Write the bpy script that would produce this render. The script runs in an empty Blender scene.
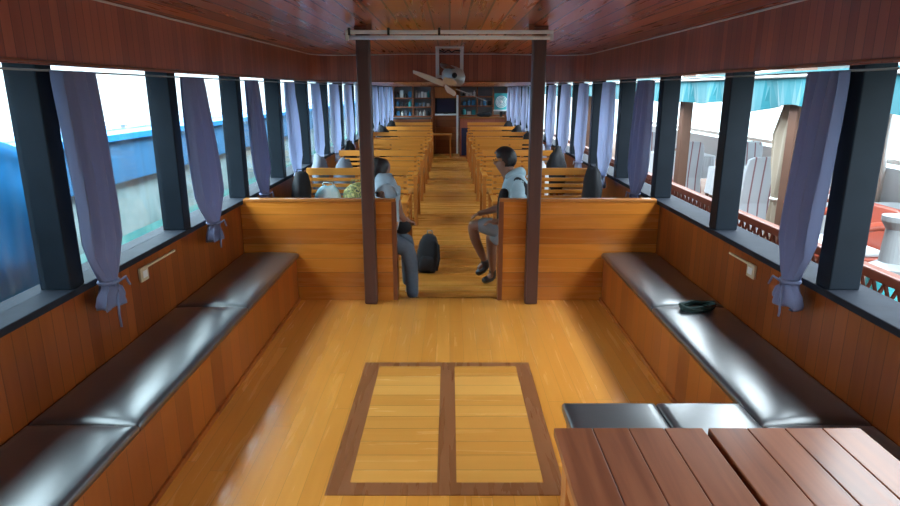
import bpy, bmesh, math, random
from mathutils import Vector, Matrix
random.seed(7)
COL = bpy.context.scene.collection
R = math.radians

# ------------------------------------------------------------------ materials
def new_mat(name):
    m = bpy.data.materials.new(name); m.use_nodes = True
    nt = m.node_tree; b = nt.nodes['Principled BSDF']
    return m, nt, b

def plain(name, col, rough=.5, metal=0, coat=0, noise=0, scale=20, emit=None, spec=.5, bump=0):
    m, nt, b = new_mat(name)
    b.inputs['Base Color'].default_value = (*col, 1); b.inputs['Roughness'].default_value = rough
    b.inputs['Metallic'].default_value = metal; b.inputs['Coat Weight'].default_value = coat; b.inputs['Coat Roughness'].default_value = rough*.75
    b.inputs['Specular IOR Level'].default_value = spec
    if noise or bump:
        tc = nt.nodes.new('ShaderNodeTexCoord'); nz = nt.nodes.new('ShaderNodeTexNoise')
        nz.inputs['Scale'].default_value = scale; nz.inputs['Detail'].default_value = 4
        nt.links.new(tc.outputs['Object'], nz.inputs['Vector'])
        if noise:
            mx = nt.nodes.new('ShaderNodeMix'); mx.data_type = 'RGBA'
            mx.inputs[6].default_value = (*[c*(1-noise) for c in col], 1)
            mx.inputs[7].default_value = (*[min(1, c*(1+noise)) for c in col], 1)
            nt.links.new(nz.outputs['Fac'], mx.inputs[0]); nt.links.new(mx.outputs[2], b.inputs['Base Color'])
        if bump:
            bp = nt.nodes.new('ShaderNodeBump'); bp.inputs['Strength'].default_value = bump; bp.inputs['Distance'].default_value = .01
            nt.links.new(nz.outputs['Fac'], bp.inputs['Height']); nt.links.new(bp.outputs[0], b.inputs['Normal'])
    return m

def wood(name, c1, c2, across='X', along='Y', width=.1, rough=.25, coat=.3, seam=.5, seamw=.03, bump=.25, uv=False, spread=.55, gs=9, spec=.5, butt=0):
    m, nt, b = new_mat(name); N = nt.nodes.new; L = nt.links.new
    tc = N('ShaderNodeTexCoord'); sp = N('ShaderNodeSeparateXYZ')
    L(tc.outputs['UV' if uv else 'Object'], sp.inputs[0])
    def math_(op, a, bb=None):
        n = N('ShaderNodeMath'); n.operation = op
        for i, v in enumerate((a, bb)):
            if v is None: continue
            if isinstance(v, (int, float)): n.inputs[i].default_value = v
            else: L(v, n.inputs[i])
        return n.outputs[0]
    u = math_('DIVIDE', sp.outputs[across], width); u = math_('ADD', u, .013)
    fl = math_('FLOOR', u); fr = math_('FRACT', u)
    wn = N('ShaderNodeTexWhiteNoise'); wn.noise_dimensions = '1D'; L(fl, wn.inputs['W'])
    tone = wn.outputs['Value']
    edge = math_('MINIMUM', fr, math_('SUBTRACT', 1.0, fr))
    sm = math_('LESS_THAN', edge, seamw)
    if butt:   # staggered end joints
        v = math_('ADD', math_('DIVIDE', sp.outputs[along], butt), math_('MULTIPLY', tone, 7.3))
        fv = math_('FRACT', v)
        wn2 = N('ShaderNodeTexWhiteNoise'); wn2.noise_dimensions = '2D'
        cb = N('ShaderNodeCombineXYZ'); L(fl, cb.inputs[0]); L(math_('FLOOR', v), cb.inputs[1]); L(cb.outputs[0], wn2.inputs['Vector'])
        tone = wn2.outputs['Value']
        sm = math_('MAXIMUM', sm, math_('LESS_THAN', fv, .004/butt*1.0))
    cmb = N('ShaderNodeCombineXYZ')
    idx = {'X': 0, 'Y': 1, 'Z': 2}
    rest = [a for a in 'XYZ' if a not in (across, along)][0]
    L(math_('MULTIPLY', sp.outputs[across], gs*2.2), cmb.inputs[idx[across]])
    L(math_('ADD', math_('MULTIPLY', sp.outputs[along], gs*.14), math_('MULTIPLY', tone, 31)), cmb.inputs[idx[along]])
    L(math_('MULTIPLY', sp.outputs[rest], gs*2.2), cmb.inputs[idx[rest]])
    nz = N('ShaderNodeTexNoise'); nz.inputs['Scale'].default_value = 1; nz.inputs['Detail'].default_value = 5
    nz.inputs['Distortion'].default_value = .6; L(cmb.outputs[0], nz.inputs['Vector'])
    t = math_('ADD', math_('MULTIPLY', tone, spread), math_('MULTIPLY', nz.outputs['Fac'], 1-spread))
    rp = N('ShaderNodeMapRange'); rp.inputs[1].default_value = .15; rp.inputs[2].default_value = .85; L(t, rp.inputs[0])
    mx = N('ShaderNodeMix'); mx.data_type = 'RGBA'; mx.inputs[6].default_value = (*c1, 1); mx.inputs[7].default_value = (*c2, 1)
    L(rp.outputs[0], mx.inputs[0])
    mk = N('ShaderNodeMix'); mk.data_type = 'RGBA'; mk.blend_type = 'MULTIPLY'; mk.inputs[7].default_value = (1-seam,)*3+(1,)
    L(sm, mk.inputs[0]); L(mx.outputs[2], mk.inputs[6]); L(mk.outputs[2], b.inputs['Base Color'])
    b.inputs['Coat Weight'].default_value = coat; b.inputs['Coat Roughness'].default_value = rough*.6
    b.inputs['Specular IOR Level'].default_value = spec
    rr = N('ShaderNodeMapRange'); rr.inputs[3].default_value = rough*.8; rr.inputs[4].default_value = rough*1.35; L(nz.outputs['Fac'], rr.inputs[0]); L(rr.outputs[0], b.inputs['Roughness'])
    h = math_('SUBTRACT', math_('MULTIPLY', nz.outputs['Fac'], .12), sm)
    bp = N('ShaderNodeBump'); bp.inputs['Strength'].default_value = bump; bp.inputs['Distance'].default_value = .004
    L(h, bp.inputs['Height']); L(bp.outputs[0], b.inputs['Normal']); L(bp.outputs[0], b.inputs['Coat Normal'])
    return m

def stripes(name, c1, c2, axis='Y', freq=14, duty=.35, rough=.8):
    m, nt, b = new_mat(name); N = nt.nodes.new; L = nt.links.new
    tc = N('ShaderNodeTexCoord'); sp = N('ShaderNodeSeparateXYZ'); L(tc.outputs['Object'], sp.inputs[0])
    a = N('ShaderNodeMath'); a.operation = 'MULTIPLY'; a.inputs[1].default_value = freq; L(sp.outputs[axis], a.inputs[0])
    f = N('ShaderNodeMath'); f.operation = 'FRACT'; L(a.outputs[0], f.inputs[0])
    g = N('ShaderNodeMath'); g.operation = 'LESS_THAN'; g.inputs[1].default_value = duty; L(f.outputs[0], g.inputs[0])
    mx = N('ShaderNodeMix'); mx.data_type = 'RGBA'; mx.inputs[6].default_value = (*c1, 1); mx.inputs[7].default_value = (*c2, 1)
    L(g.outputs[0], mx.inputs[0]); L(mx.outputs[2], b.inputs['Base Color']); b.inputs['Roughness'].default_value = rough
    return m

def cloth(name, col, trans=.35, rough=.9):
    m, nt, b = new_mat(name); N = nt.nodes.new; L = nt.links.new
    b.inputs['Base Color'].default_value = (*col, 1); b.inputs['Roughness'].default_value = rough
    b.inputs['Specular IOR Level'].default_value = .2
    b.inputs['Sheen Weight'].default_value = .2
    tl = N('ShaderNodeBsdfTranslucent'); tl.inputs[0].default_value = (*col, 1)
    mx = N('ShaderNodeMixShader'); mx.inputs[0].default_value = trans
    L(b.outputs[0], mx.inputs[1]); L(tl.outputs[0], mx.inputs[2]); L(mx.outputs[0], nt.nodes['Material Output'].inputs[0])
    return m

def spots(name, cols, scale=8, rough=.7):
    m, nt, b = new_mat(name); N = nt.nodes.new; L = nt.links.new
    tc = N('ShaderNodeTexCoord'); v = N('ShaderNodeTexNoise'); v.inputs['Scale'].default_value = scale; v.inputs['Detail'].default_value = 3
    L(tc.outputs['Object'], v.inputs['Vector'])
    r = N('ShaderNodeValToRGB'); L(v.outputs['Fac'], r.inputs[0])
    els = r.color_ramp.elements
    while len(els) < len(cols): els.new(.5)
    for i, c in enumerate(cols):
        els[i].position = .32+.36*i/(len(cols)-1); els[i].color = (*c, 1)
    L(r.outputs[0], b.inputs['Base Color']); b.inputs['Roughness'].default_value = rough
    return m

def glass_mat(name, tint=(.93, .99, 1)):
    m, nt, b = new_mat(name); N = nt.nodes.new; L = nt.links.new
    nt.nodes.remove(b)
    tr = N('ShaderNodeBsdfTransparent'); tr.inputs[0].default_value = (*tint, 1)
    gl = N('ShaderNodeBsdfGlossy'); gl.inputs['Roughness'].default_value = .05
    df = N('ShaderNodeBsdfDiffuse'); df.inputs[0].default_value = (.75, .9, .95, 1)
    lw = N('ShaderNodeLayerWeight'); lw.inputs[0].default_value = .5
    pw = N('ShaderNodeMath'); pw.operation = 'POWER'; pw.inputs[1].default_value = 4; L(lw.outputs['Facing'], pw.inputs[0])
    fr = N('ShaderNodeMath'); fr.operation = 'MULTIPLY_ADD'; fr.inputs[1].default_value = .5; fr.inputs[2].default_value = .03; L(pw.outputs[0], fr.inputs[0])
    tc = N('ShaderNodeTexCoord'); mp = N('ShaderNodeMapping'); mp.inputs['Scale'].default_value = (1, 9, 1.2)
    nz = N('ShaderNodeTexNoise'); nz.inputs['Scale'].default_value = 1.5; L(tc.outputs['Object'], mp.inputs[0]); L(mp.outputs[0], nz.inputs['Vector'])
    rg = N('ShaderNodeMapRange'); rg.inputs[1].default_value = .45; rg.inputs[2].default_value = .8; rg.inputs[3].default_value = .004; rg.inputs[4].default_value = .06
    L(nz.outputs['Fac'], rg.inputs[0])
    m1 = N('ShaderNodeMixShader'); L(rg.outputs[0], m1.inputs[0]); L(tr.outputs[0], m1.inputs[1]); L(df.outputs[0], m1.inputs[2])
    m2 = N('ShaderNodeMixShader'); L(fr.outputs[0], m2.inputs[0]); L(m1.outputs[0], m2.inputs[1]); L(gl.outputs[0], m2.inputs[2])
    L(m2.outputs[0], nt.nodes['Material Output'].inputs[0])
    return m

M = {}
M['floor'] = wood('floor_varnish', (.56, .205, .026), (.77, .33, .056), 'X', 'Y', .095, .24, .75, .30, .014, .06, spread=.35, butt=2.6)
M['floor_low'] = wood('aisle_varnish_light_bands', (.50, .19, .028), (.70, .31, .055), 'Y', 'X', .30, .26, .15, .4, .012, .06, spread=.6, gs=4)  # wide crosswise tones put the aisle's lit and shaded bands into the colour
M['hatch_in'] = wood('hatch_board', (.54, .215, .035), (.74, .36, .08), 'Y', 'X', .125, .24, .2, .5, .02, .15, spread=.5, gs=7)
M['hatch_fr'] = wood('hatch_frame', (.20, .068, .022), (.30, .115, .045), 'X', 'Y', 5, .26, .6, 0, 0, .1, spread=.0)
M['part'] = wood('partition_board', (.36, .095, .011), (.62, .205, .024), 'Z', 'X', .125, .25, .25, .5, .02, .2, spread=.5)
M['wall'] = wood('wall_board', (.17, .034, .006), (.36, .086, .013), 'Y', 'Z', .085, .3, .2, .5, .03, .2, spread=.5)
M['bfront'] = wood('bench_front_board', (.21, .046, .007), (.43, .115, .015), 'Y', 'Z', .15, .3, .2, .5, .015, .2, spread=.5)
M['fascia'] = wood('fascia_board', (.22, .052, .026), (.42, .115, .055), 'X', 'Y', .062, .32, .15, .55, .035, .25, uv=True, spread=.5)
M['ceil'] = wood('ceiling_board', (.26, .062, .022), (.60, .17, .056), 'X', 'Y', .125, .27, .22, .85, .05, .15, spread=.65, spec=.3)
M['slat'] = wood('slat_wood', (.54, .19, .024), (.80, .34, .055), 'Z', 'X', 3, .3, .2, 0, 0, .1, spread=0, gs=6)
M['slat_r'] = wood('bench_end_wood', (.32, .10, .02), (.52, .19, .035), 'Y', 'Z', 3, .3, .2, 0, 0, .1, spread=0)
M['seatw'] = wood('seat_wood_shaded', (.26, .09, .018), (.42, .17, .035), 'Y', 'X', .11, .3, .2, .6, .04, .1, spread=.3)  # darkened base: seat shadow behind the slat gaps put into the colour
M['post'] = wood('post_wood', (.055, .018, .013), (.095, .034, .022), 'X', 'Z', 3, .4, .1, 0, 0, .1, spread=0)
M['redpost'] = wood('red_post_wood', (.13, .035, .014), (.22, .065, .025), 'X', 'Z', 3, .3, .2, 0, 0, .1, spread=0)
M['wpost'] = plain('window_post_paint', (.010, .015, .022), .5, coat=0, spec=.12, noise=.3, scale=6)
M['sill'] = plain('sill_paint', (.020, .024, .034), .7, coat=0, spec=.12, noise=.4, scale=10, bump=.1)
M['trim'] = plain('silver_trim', (.62, .60, .58), .35)
M['vinyl'] = plain('black_vinyl', (.030, .035, .042), .38, coat=1, noise=.3, scale=14, bump=.10)
M['table'] = wood('table_board', (.13, .038, .018), (.36, .125, .055), 'X', 'Y', 4, .34, .12, 0, 0, .15, spread=0, gs=10, spec=.35)
M['table_s'] = wood('table_side', (.36, .13, .03), (.52, .20, .05), 'Z', 'Y', 3, .35, .2, 0, 0, .1, spread=0)
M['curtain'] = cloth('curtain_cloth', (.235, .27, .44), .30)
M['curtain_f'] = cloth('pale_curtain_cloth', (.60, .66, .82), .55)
M['glass'] = glass_mat('window_glass')
M['white'] = plain('white_paint', (.78, .80, .78), .4)
M['ivory'] = plain('ivory_plastic', (.62, .52, .34), .4)
M['black'] = plain('black_plastic', (.015, .015, .018), .4)
M['dark'] = plain('dark_cloth', (.010, .011, .015), .8, noise=.4, scale=15, bump=.3)
M['navy'] = plain('navy_panel', (.008, .014, .05), .35)
M['grey'] = plain('grey_cloth', (.16, .19, .24), .9, noise=.2, scale=30, bump=.2)
M['skin'] = plain('skin', (.26, .13, .085), .55)
M['hair'] = plain('hair', (.012, .010, .012), .45, noise=.4, scale=60, bump=.4)
M['shirt'] = plain('pale_blue_cloth', (.36, .52, .60), .9, noise=.2, scale=14, bump=.3)
M['shirt2'] = plain('blue_grey_cloth', (.33, .42, .50), .9, noise=.15, scale=14, bump=.3)
M['shorts'] = plain('grey_shorts', (.20, .22, .25), .9, noise=.15, scale=20, bump=.2)
M['jeans'] = plain('grey_jeans', (.10, .13, .17), .9, noise=.2, scale=30, bump=.2)
M['bagw'] = spots('white_turquoise_bag', [(.8, .85, .85), (.7, .8, .8), (.1, .6, .75)], 6, .4)
M['bagf'] = spots('floral_bag', [(.02, .04, .03), (.30, .30, .06), (.03, .06, .04), (.55, .48, .16), (.02, .03, .03)], 20)
M['plast'] = plain('white_plastic_bag', (.75, .78, .8), .35, bump=.6, scale=18)
M['bluei'] = plain('blue_paint', (.05, .25, .5), .4)
M['teali'] = plain('teal_paint', (.05, .42, .46), .5, noise=.25, scale=5)
M['tealc'] = cloth('teal_canvas', (.008, .12, .15), .2)
M['tarp'] = plain('blue_tarp', (.002, .15, .38), .5, noise=.3, scale=3, bump=.5)
M['tarp2'] = plain('faded_blue_tarp', (.008, .085, .19), .6, noise=.25, scale=3, bump=.4)
M['hull'] = spots('pale_hull', [(.12, .19, .20), (.22, .29, .30), (.16, .24, .25), (.08, .12, .13)], 1.6, .5)
M['hullt'] = spots('teal_hull', [(.05, .26, .27), (.08, .32, .31), (.18, .36, .36)], 2, .5)
M['pink'] = plain('faded_rail', (.55, .45, .45), .6)
M['deckw'] = wood('deck_wood', (.2, .09, .05), (.3, .15, .09), 'X', 'Y', .12, .5, 0, .4, .03)
M['balus'] = plain('balustrade_wood', (.20, .085, .065), .4, noise=.3, scale=10)
M['brown'] = plain('brown_pole', (.11, .055, .035), .5, noise=.2, scale=8)
M['redw'] = plain('red_chair_wood', (.30, .06, .035), .3, coat=.3)
M['linen'] = plain('white_linen', (.55, .60, .64), .85)
M['stripe'] = stripes('striped_cover', (.80, .80, .82), (.22, .06, .07), 'Y', 9, .3)
M['beige'] = cloth('beige_curtain', (.42, .36, .28), .3)
M['vinyl'].node_tree.nodes['Principled BSDF'].inputs['Coat IOR'].default_value = 1.8
M['floor'].node_tree.nodes['Principled BSDF'].inputs['Coat IOR'].default_value = 1.6
M['rope'] = plain('dark_green_rope', (.012, .04, .035), .6)
M['water'] = plain('water', (.03, .12, .12), .12, bump=.6, scale=1.5)
M['steel'] = plain('pale_steel', (.55, .56, .52), .35, metal=.3)
M['shelfwood'] = wood('cabinet_wood', (.22, .07, .025), (.38, .13, .045), 'Z', 'X', .2, .35, .2, .3, .03)
M['desk'] = wood('desk_wood', (.30, .085, .05), (.40, .13, .08), 'X', 'Z', .3, .35, .2, .2, .02)
M['outhull'] = plain('outer_hull', (.3, .1, .04), .5)
M['greyp'] = plain('grey_paint', (.25, .27, .28), .5)

# ------------------------------------------------------------------ helpers
class MB:
    def __init__(s): s.bm = bmesh.new()
    def box(s, x0, x1, y0, y1, z0, z1, rot=None, about=None):
        r = bmesh.ops.create_cube(s.bm, size=1)['verts']
        c = Vector(((x0+x1)/2, (y0+y1)/2, (z0+z1)/2)); d = Vector((abs(x1-x0), abs(y1-y0), abs(z1-z0)))
        for v in r: v.co = Vector((v.co.x*d.x, v.co.y*d.y, v.co.z*d.z))
        if rot is not None and about is None:
            for v in r: v.co = rot @ v.co
        for v in r: v.co += c
        if rot is not None and about is not None:
            a = Vector(about)
            for v in r: v.co = a + rot @ (v.co-a)
        return s
    def tube(s, pts, r, seg=8, closed=False, cap=True):
        pts = [Vector(p) for p in pts]; n = len(pts); rings = []
        rr = r if isinstance(r, (list, tuple)) else [r]*n
        up = Vector((0, 0, 1))
        for i, p in enumerate(pts):
            a = pts[(i-1) % n] if (closed or i > 0) else p; b = pts[(i+1) % n] if (closed or i < n-1) else p
            t = (b-a).normalized()
            ref = up if abs(t.dot(up)) < .95 else Vector((0, 1, 0))
            e1 = t.cross(ref).normalized(); e2 = t.cross(e1).normalized()
            rings.append([s.bm.verts.new(p+(e1*math.cos(2*math.pi*k/seg)+e2*math.sin(2*math.pi*k/seg))*rr[i]) for k in range(seg)])
        m = n if closed else n-1
        for i in range(m):
            A, B = rings[i], rings[(i+1) % n]
            for k in range(seg): s.bm.faces.new((A[k], A[(k+1) % seg], B[(k+1) % seg], B[k]))
        if not closed and cap: s.bm.faces.new(rings[0][::-1]); s.bm.faces.new(rings[-1])
        return s
    def rings(s, rings, cap=True):
        vr = [[s.bm.verts.new(p) for p in r] for r in rings]; n = len(vr[0])
        for A, B in zip(vr, vr[1:]):
            for k in range(n): s.bm.faces.new((A[k], A[(k+1) % n], B[(k+1) % n], B[k]))
        if cap: s.bm.faces.new(vr[0][::-1]); s.bm.faces.new(vr[-1])
        return s
    def lathe(s, prof, c=(0, 0, 0), seg=20, rot=None, f=None):
        c = Vector(c); rs = []
        for (r, z) in prof:
            ring = []
            for k in range(seg):
                a = 2*math.pi*k/seg; q = r*(f(a, z) if f else 1)
                p = Vector((q*math.cos(a), q*math.sin(a), z))
                if rot is not None: p = rot @ p
                ring.append(p+c)
            rs.append(ring)
        return s.rings(rs)
    def prism(s, poly, z0, z1):
        a = [s.bm.verts.new((x, y, z0)) for x, y in poly]; b = [s.bm.verts.new((x, y, z1)) for x, y in poly]
        n = len(poly)
        for k in range(n): s.bm.faces.new((a[k], a[(k+1) % n], b[(k+1) % n], b[k]))
        s.bm.faces.new(a[::-1]); s.bm.faces.new(b); return s
    def blob(s, c, d, seed=0, amp=.12, sub=3, rot=None):
        r = bmesh.ops.create_icosphere(s.bm, subdivisions=sub, radius=1)['verts']; rng = random.Random(seed)
        ph = [rng.uniform(0, 6) for _ in range(6)]
        for v in r:
            p = v.co; k = 1+amp*(math.sin(5*p.x+ph[0])*math.sin(4*p.y+ph[1])+.6*math.sin(9*p.z+ph[2])*math.cos(8*p.x+ph[3]))
            q = Vector((p.x*d[0]*k, p.y*d[1]*k, max(p.z*k, -.86)*d[2]))
            if rot is not None: q = rot @ q
            v.co = q+Vector(c)
        return s
    def build(s, name, mat, parent=None, base=None, smooth=False, bevel=0):
        bm = s.bm; bmesh.ops.recalc_face_normals(bm, faces=bm.faces)
        off = Vector((0, 0, 0))
        if parent is not None:
            q = parent
            while q is not None: off += q.location; q = q.parent
            loc = Vector((0, 0, 0))
        else:
            if base is None:
                xs = [v.co for v in bm.verts]
                base = Vector(((min(v.x for v in xs)+max(v.x for v in xs))/2, (min(v.y for v in xs)+max(v.y for v in xs))/2, min(v.z for v in xs)))
            off = Vector(base); loc = off.copy()
        for v in bm.verts: v.co -= off
        me = bpy.data.meshes.new(name); bm.to_mesh(me); bm.free()
        me.materials.append(mat)
        if smooth:
            for p in me.polygons: p.use_smooth = True
        o = bpy.data.objects.new(name, me); COL.objects.link(o); o.location = loc
        if parent is not None: o.parent = parent
        if bevel:
            bv = o.modifiers.new('bevel', 'BEVEL'); bv.width = bevel; bv.segments = 2; bv.limit_method = 'ANGLE'; bv.angle_limit = R(40)
        return o

def thing(name, label, cat, loc, group=None):
    o = bpy.data.objects.new(name, None); COL.objects.link(o); o.location = loc; o.empty_display_size = .1
    o['label'] = label; o['category'] = cat
    if group: o['group'] = group
    return o
def tag(o, label, cat, group=None, kind=None):
    o['label'] = label; o['category'] = cat
    if group: o['group'] = group
    if kind: o['kind'] = kind
    return o
def struct(o): o['kind'] = 'structure'; return o
def dup(root, loc, label, rotz=None, group=None):
    r = root.copy(); COL.objects.link(r); r.location = loc; r['label'] = label
    if rotz is not None: r.rotation_euler = (0, 0, rotz)
    if group: r['group'] = group
    for ch in list(root.children):
        c = ch.copy(); COL.objects.link(c); c.parent = r
        for g in list(ch.children):
            d = g.copy(); COL.objects.link(d); d.parent = c
    return r
def rx(a): return Matrix.Rotation(a, 3, 'X')
def ry(a): return Matrix.Rotation(a, 3, 'Y')
def rz(a): return Matrix.Rotation(a, 3, 'Z')
ORD = ['first', 'second', 'third', 'fourth', 'fifth', 'sixth', 'seventh', 'eighth', 'ninth', 'tenth', 'eleventh', 'twelfth', 'thirteenth', 'fourteenth', 'fifteenth']

# ------------------------------------------------------------------ dimensions
WX = 1.74           # inner face of side walls
PY = 5.06           # partition face
ENDY = 19.4; BACKY = -1.6
cz_back = 2.3
LOW = -.12          # passenger floor
SILL = .87
HEAD = 1.85

# floors
struct(MB().box(-1.9, 1.9, BACKY, PY+.07, -.05, 0).build('floor', M['floor'], base=(0, 0, 0)))
struct(MB().box(-1.9, 1.9, PY+.07, ENDY+.1, LOW-.05, LOW).build('floor', M['floor_low'], base=(0, 0, LOW)))
struct(MB().box(-1.74, 1.74, PY+.05, PY+.07, LOW, .0).build('trim_1', M['hatch_fr']))

# hatch
h = thing('floor_hatch', 'double floor hatch with dark brown frame and golden boards in the planked floor', 'floor hatch', (-.025, 3.09, 0))
f = MB(); T = .004
for x0, x1, y0, y1 in ((-.56, -.46, 2.40, 3.79), (.43, .52, 2.40, 3.79), (-.46, .43, 2.40, 2.49), (-.46, .43, 3.73, 3.79), (-.06, .03, 2.49, 3.73)):
    f.box(x0, x1, y0, y1, 0, T)
f.build('frame', M['hatch_fr'], h)
MB().box(-.46, -.06, 2.49, 3.73, 0, .003).build('hatch_panel', M['hatch_in'], h)
MB().box(.03, .43, 2.49, 3.73, 0, .003).build('hatch_panel', M['hatch_in'], h)

# side walls (below the sills) + outer hull
for sgn, side in ((-1, 'left'), (1, 'right')):
    a, b = sorted((sgn*WX, sgn*1.90))
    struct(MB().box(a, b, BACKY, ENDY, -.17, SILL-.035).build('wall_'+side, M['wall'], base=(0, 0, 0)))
    a, b = sorted((sgn*(WX-.03), sgn*1.93))
    struct(MB().box(a, b, BACKY, ENDY, SILL-.035, SILL).build('trim_2' if sgn < 0 else 'trim_3', M['sill'], base=(0, 0, 0), bevel=.005))
    # head beam above posts
    a, b = sorted((sgn*1.76, sgn*1.90))
    struct(MB().box(a, b, BACKY, ENDY, HEAD+.03, HEAD+.35).build('trim_4' if sgn < 0 else 'trim_5', M['fascia'], base=(0, 0, 0)))
    # window posts
# window posts each its own
POSTS = [2.68+1.245*k for k in range(-3, 14)]
tn = 6
for sgn in (-1, 1):
    for py in POSTS:
        a, b = sorted((sgn*1.72, sgn*1.86))
        struct(MB().box(a, b, py, py+.11, SILL, HEAD+.03).build('trim_%d' % tn, M['wpost'], bevel=.006)); tn += 1
# glazing on the left side
wn_ = 1
for i in range(len(POSTS)-1):
    y0, y1 = POSTS[i]+.11, POSTS[i+1]
    if y0 < 1.4: continue
    struct(MB().box(-1.835, -1.830, y0, y1, SILL, HEAD+.02).build('window_%d' % wn_, M['glass'])); wn_ += 1

# end bulkhead
struct(MB().box(-1.9, 1.9, ENDY, ENDY+.1, LOW, HEAD+.05).build('wall_end', M['shelfwood'], base=(0, ENDY, 0)))
wb = MB(); wb.box(-1.9, 1.9, BACKY-.1, BACKY, -.05, cz_back)  # unseen stern wall, added to shut out light from behind the camera
struct(wb.build('wall_back_light_block', M['wall'], base=(0, BACKY, 0)))
# rear (lower) ceiling with rounded recess corner
RC = 1.05; EX = 1.66; EY = 8.6
def recess(n=14):
    pts = []
    for k in range(n+1):
        a = math.pi - (math.pi/2)*k/n
        pts.append((-EX+RC+RC*math.cos(a), EY-RC+RC*math.sin(a)))
    for k in range(n+1):
        a = math.pi/2 - (math.pi/2)*k/n
        pts.append((EX-RC+RC*math.cos(a), EY-RC+RC*math.sin(a)))
    return pts
rp = recess()
path = [(-EX, BACKY)]+[(-EX, y) for y in (1, 3, 5, 6.5)]+rp+[(EX, y) for y in (6.5, 5, 3, 1)]+[(EX, BACKY)]
ZC = 2.17; CROWN = .06
def cz(x): return ZC+CROWN*(1-(x/EX)**2)
# fascia
def fascia():
    bm = bmesh.new(); uvl = bm.loops.layers.uv.new('UVMap'); s = 0; prev = None; th = .025
    for i, (x, y) in enumerate(path):
        if i: s += math.hypot(x-path[i-1][0], y-path[i-1][1])
        a = path[max(i-1, 0)]; b = path[min(i+1, len(path)-1)]
        t = Vector((b[0]-a[0], b[1]-a[1])).normalized(); n = Vector((-t.y, t.x))   # left of travel = outward
        zt = cz(x)+.03
        row = [(bm.verts.new((x, y, HEAD)), s), (bm.verts.new((x, y, zt)), s), (bm.verts.new((x+n.x*th, y+n.y*th, zt)), s), (bm.verts.new((x+n.x*th, y+n.y*th, HEAD)), s)]
        if prev:
            for k in range(4):
                f_ = bm.faces.new((prev[k][0], row[k][0], row[(k+1) % 4][0], prev[(k+1) % 4][0]))
                for lp in f_.loops:
                    for q in prev+row:
                        if q[0] is lp.vert: lp[uvl].uv = (q[1], lp.vert.co.z)
        prev = row
    bmesh.ops.recalc_face_normals(bm, faces=bm.faces)
    me = bpy.data.meshes.new('fascia'); bm.to_mesh(me); bm.free(); me.materials.append(M['fascia'])
    o = bpy.data.objects.new('trim_%d' % tn, me); COL.objects.link(o); return o
struct(fascia()); tn += 1
# silver strip
st = MB(); pts = [(x*.997, y-.004, cz(x)-.012) for x, y in path]
st.tube(pts, .006, 6); struct(st.build('trim_%d' % tn, M['trim'], base=(0, 0, 0), smooth=True)); tn += 1
# small lower moulding along the fascia foot
st = MB(); pts = [(x*.998, y-.003, HEAD+.012) for x, y in path]
st.tube(pts, .008, 6); struct(st.build('trim_%d' % tn, M['redpost'], base=(0, 0, 0), smooth=True)); tn += 1
# raised crowned ceiling
def ceiling():
    bm = bmesh.new(); nx = 24
    ys = [BACKY, 1, 3, 5, 6.5, 7.5, 8.0, 8.3, 8.62]
    top = []
    for z_off in (0, .03):
        g = [[bm.verts.new((-1.9+3.8*i/nx, y, cz(-1.9+3.8*i/nx)+z_off)) for i in range(nx+1)] for y in ys]
        for r0, r1 in zip(g, g[1:]):
            for i in range(nx): bm.faces.new((r0[i], r0[i+1], r1[i+1], r1[i]))
    me = bpy.data.meshes.new('ceiling'); bm.to_mesh(me); bm.free(); me.materials.append(M['ceil'])
    o = bpy.data.objects.new('ceiling', me); COL.objects.link(o); return o
struct(ceiling())
c2 = MB().box(-1.9, 1.9, EY+.02, ENDY, HEAD, HEAD+.04)
half = rp[:len(rp)//2]
polyL = [(-1.76, 6.5), (-EX-.02, 6.5)]+[(x-.012, y+.012) for x, y in half]+[(0, EY+.02), (-1.76, EY+.02)]
c2.prism(polyL, HEAD, HEAD+.04); c2.prism([(-x, y) for x, y in polyL][::-1], HEAD, HEAD+.04)
struct(c2.build('ceiling', M['ceil'], base=(0, 0, 0)))
for sgn in (-1, 1):
    a, b = sorted((sgn*(EX+.02), sgn*1.9))
    struct(MB().box(a, b, BACKY, 6.5, HEAD+.03, HEAD+.05).build('trim_%d' % tn, M['fascia'], base=(0, 0, 0))); tn += 1
# roof eave outside (boat roof overhang)
for sgn in (-1, 1):
    a, b = sorted((sgn*1.9, sgn*2.15))
    struct(MB().box(a, b, BACKY, ENDY, HEAD+.09, HEAD+.13).build('trim_%d' % tn, M['white'], base=(0, 0, 0))); tn += 1

# curtain wires
for sgn, s_ in ((-1, 'left'), (1, 'right')):
    o = MB().tube([(sgn*1.69, BACKY, 1.832), (sgn*1.69, 6, 1.826), (sgn*1.69, ENDY, 1.83)], .005, 6).build('curtain_wire', M['greyp'], smooth=True)
    tag(o, 'thin grey curtain wire running above the %s windows' % s_, 'curtain wire')

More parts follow.
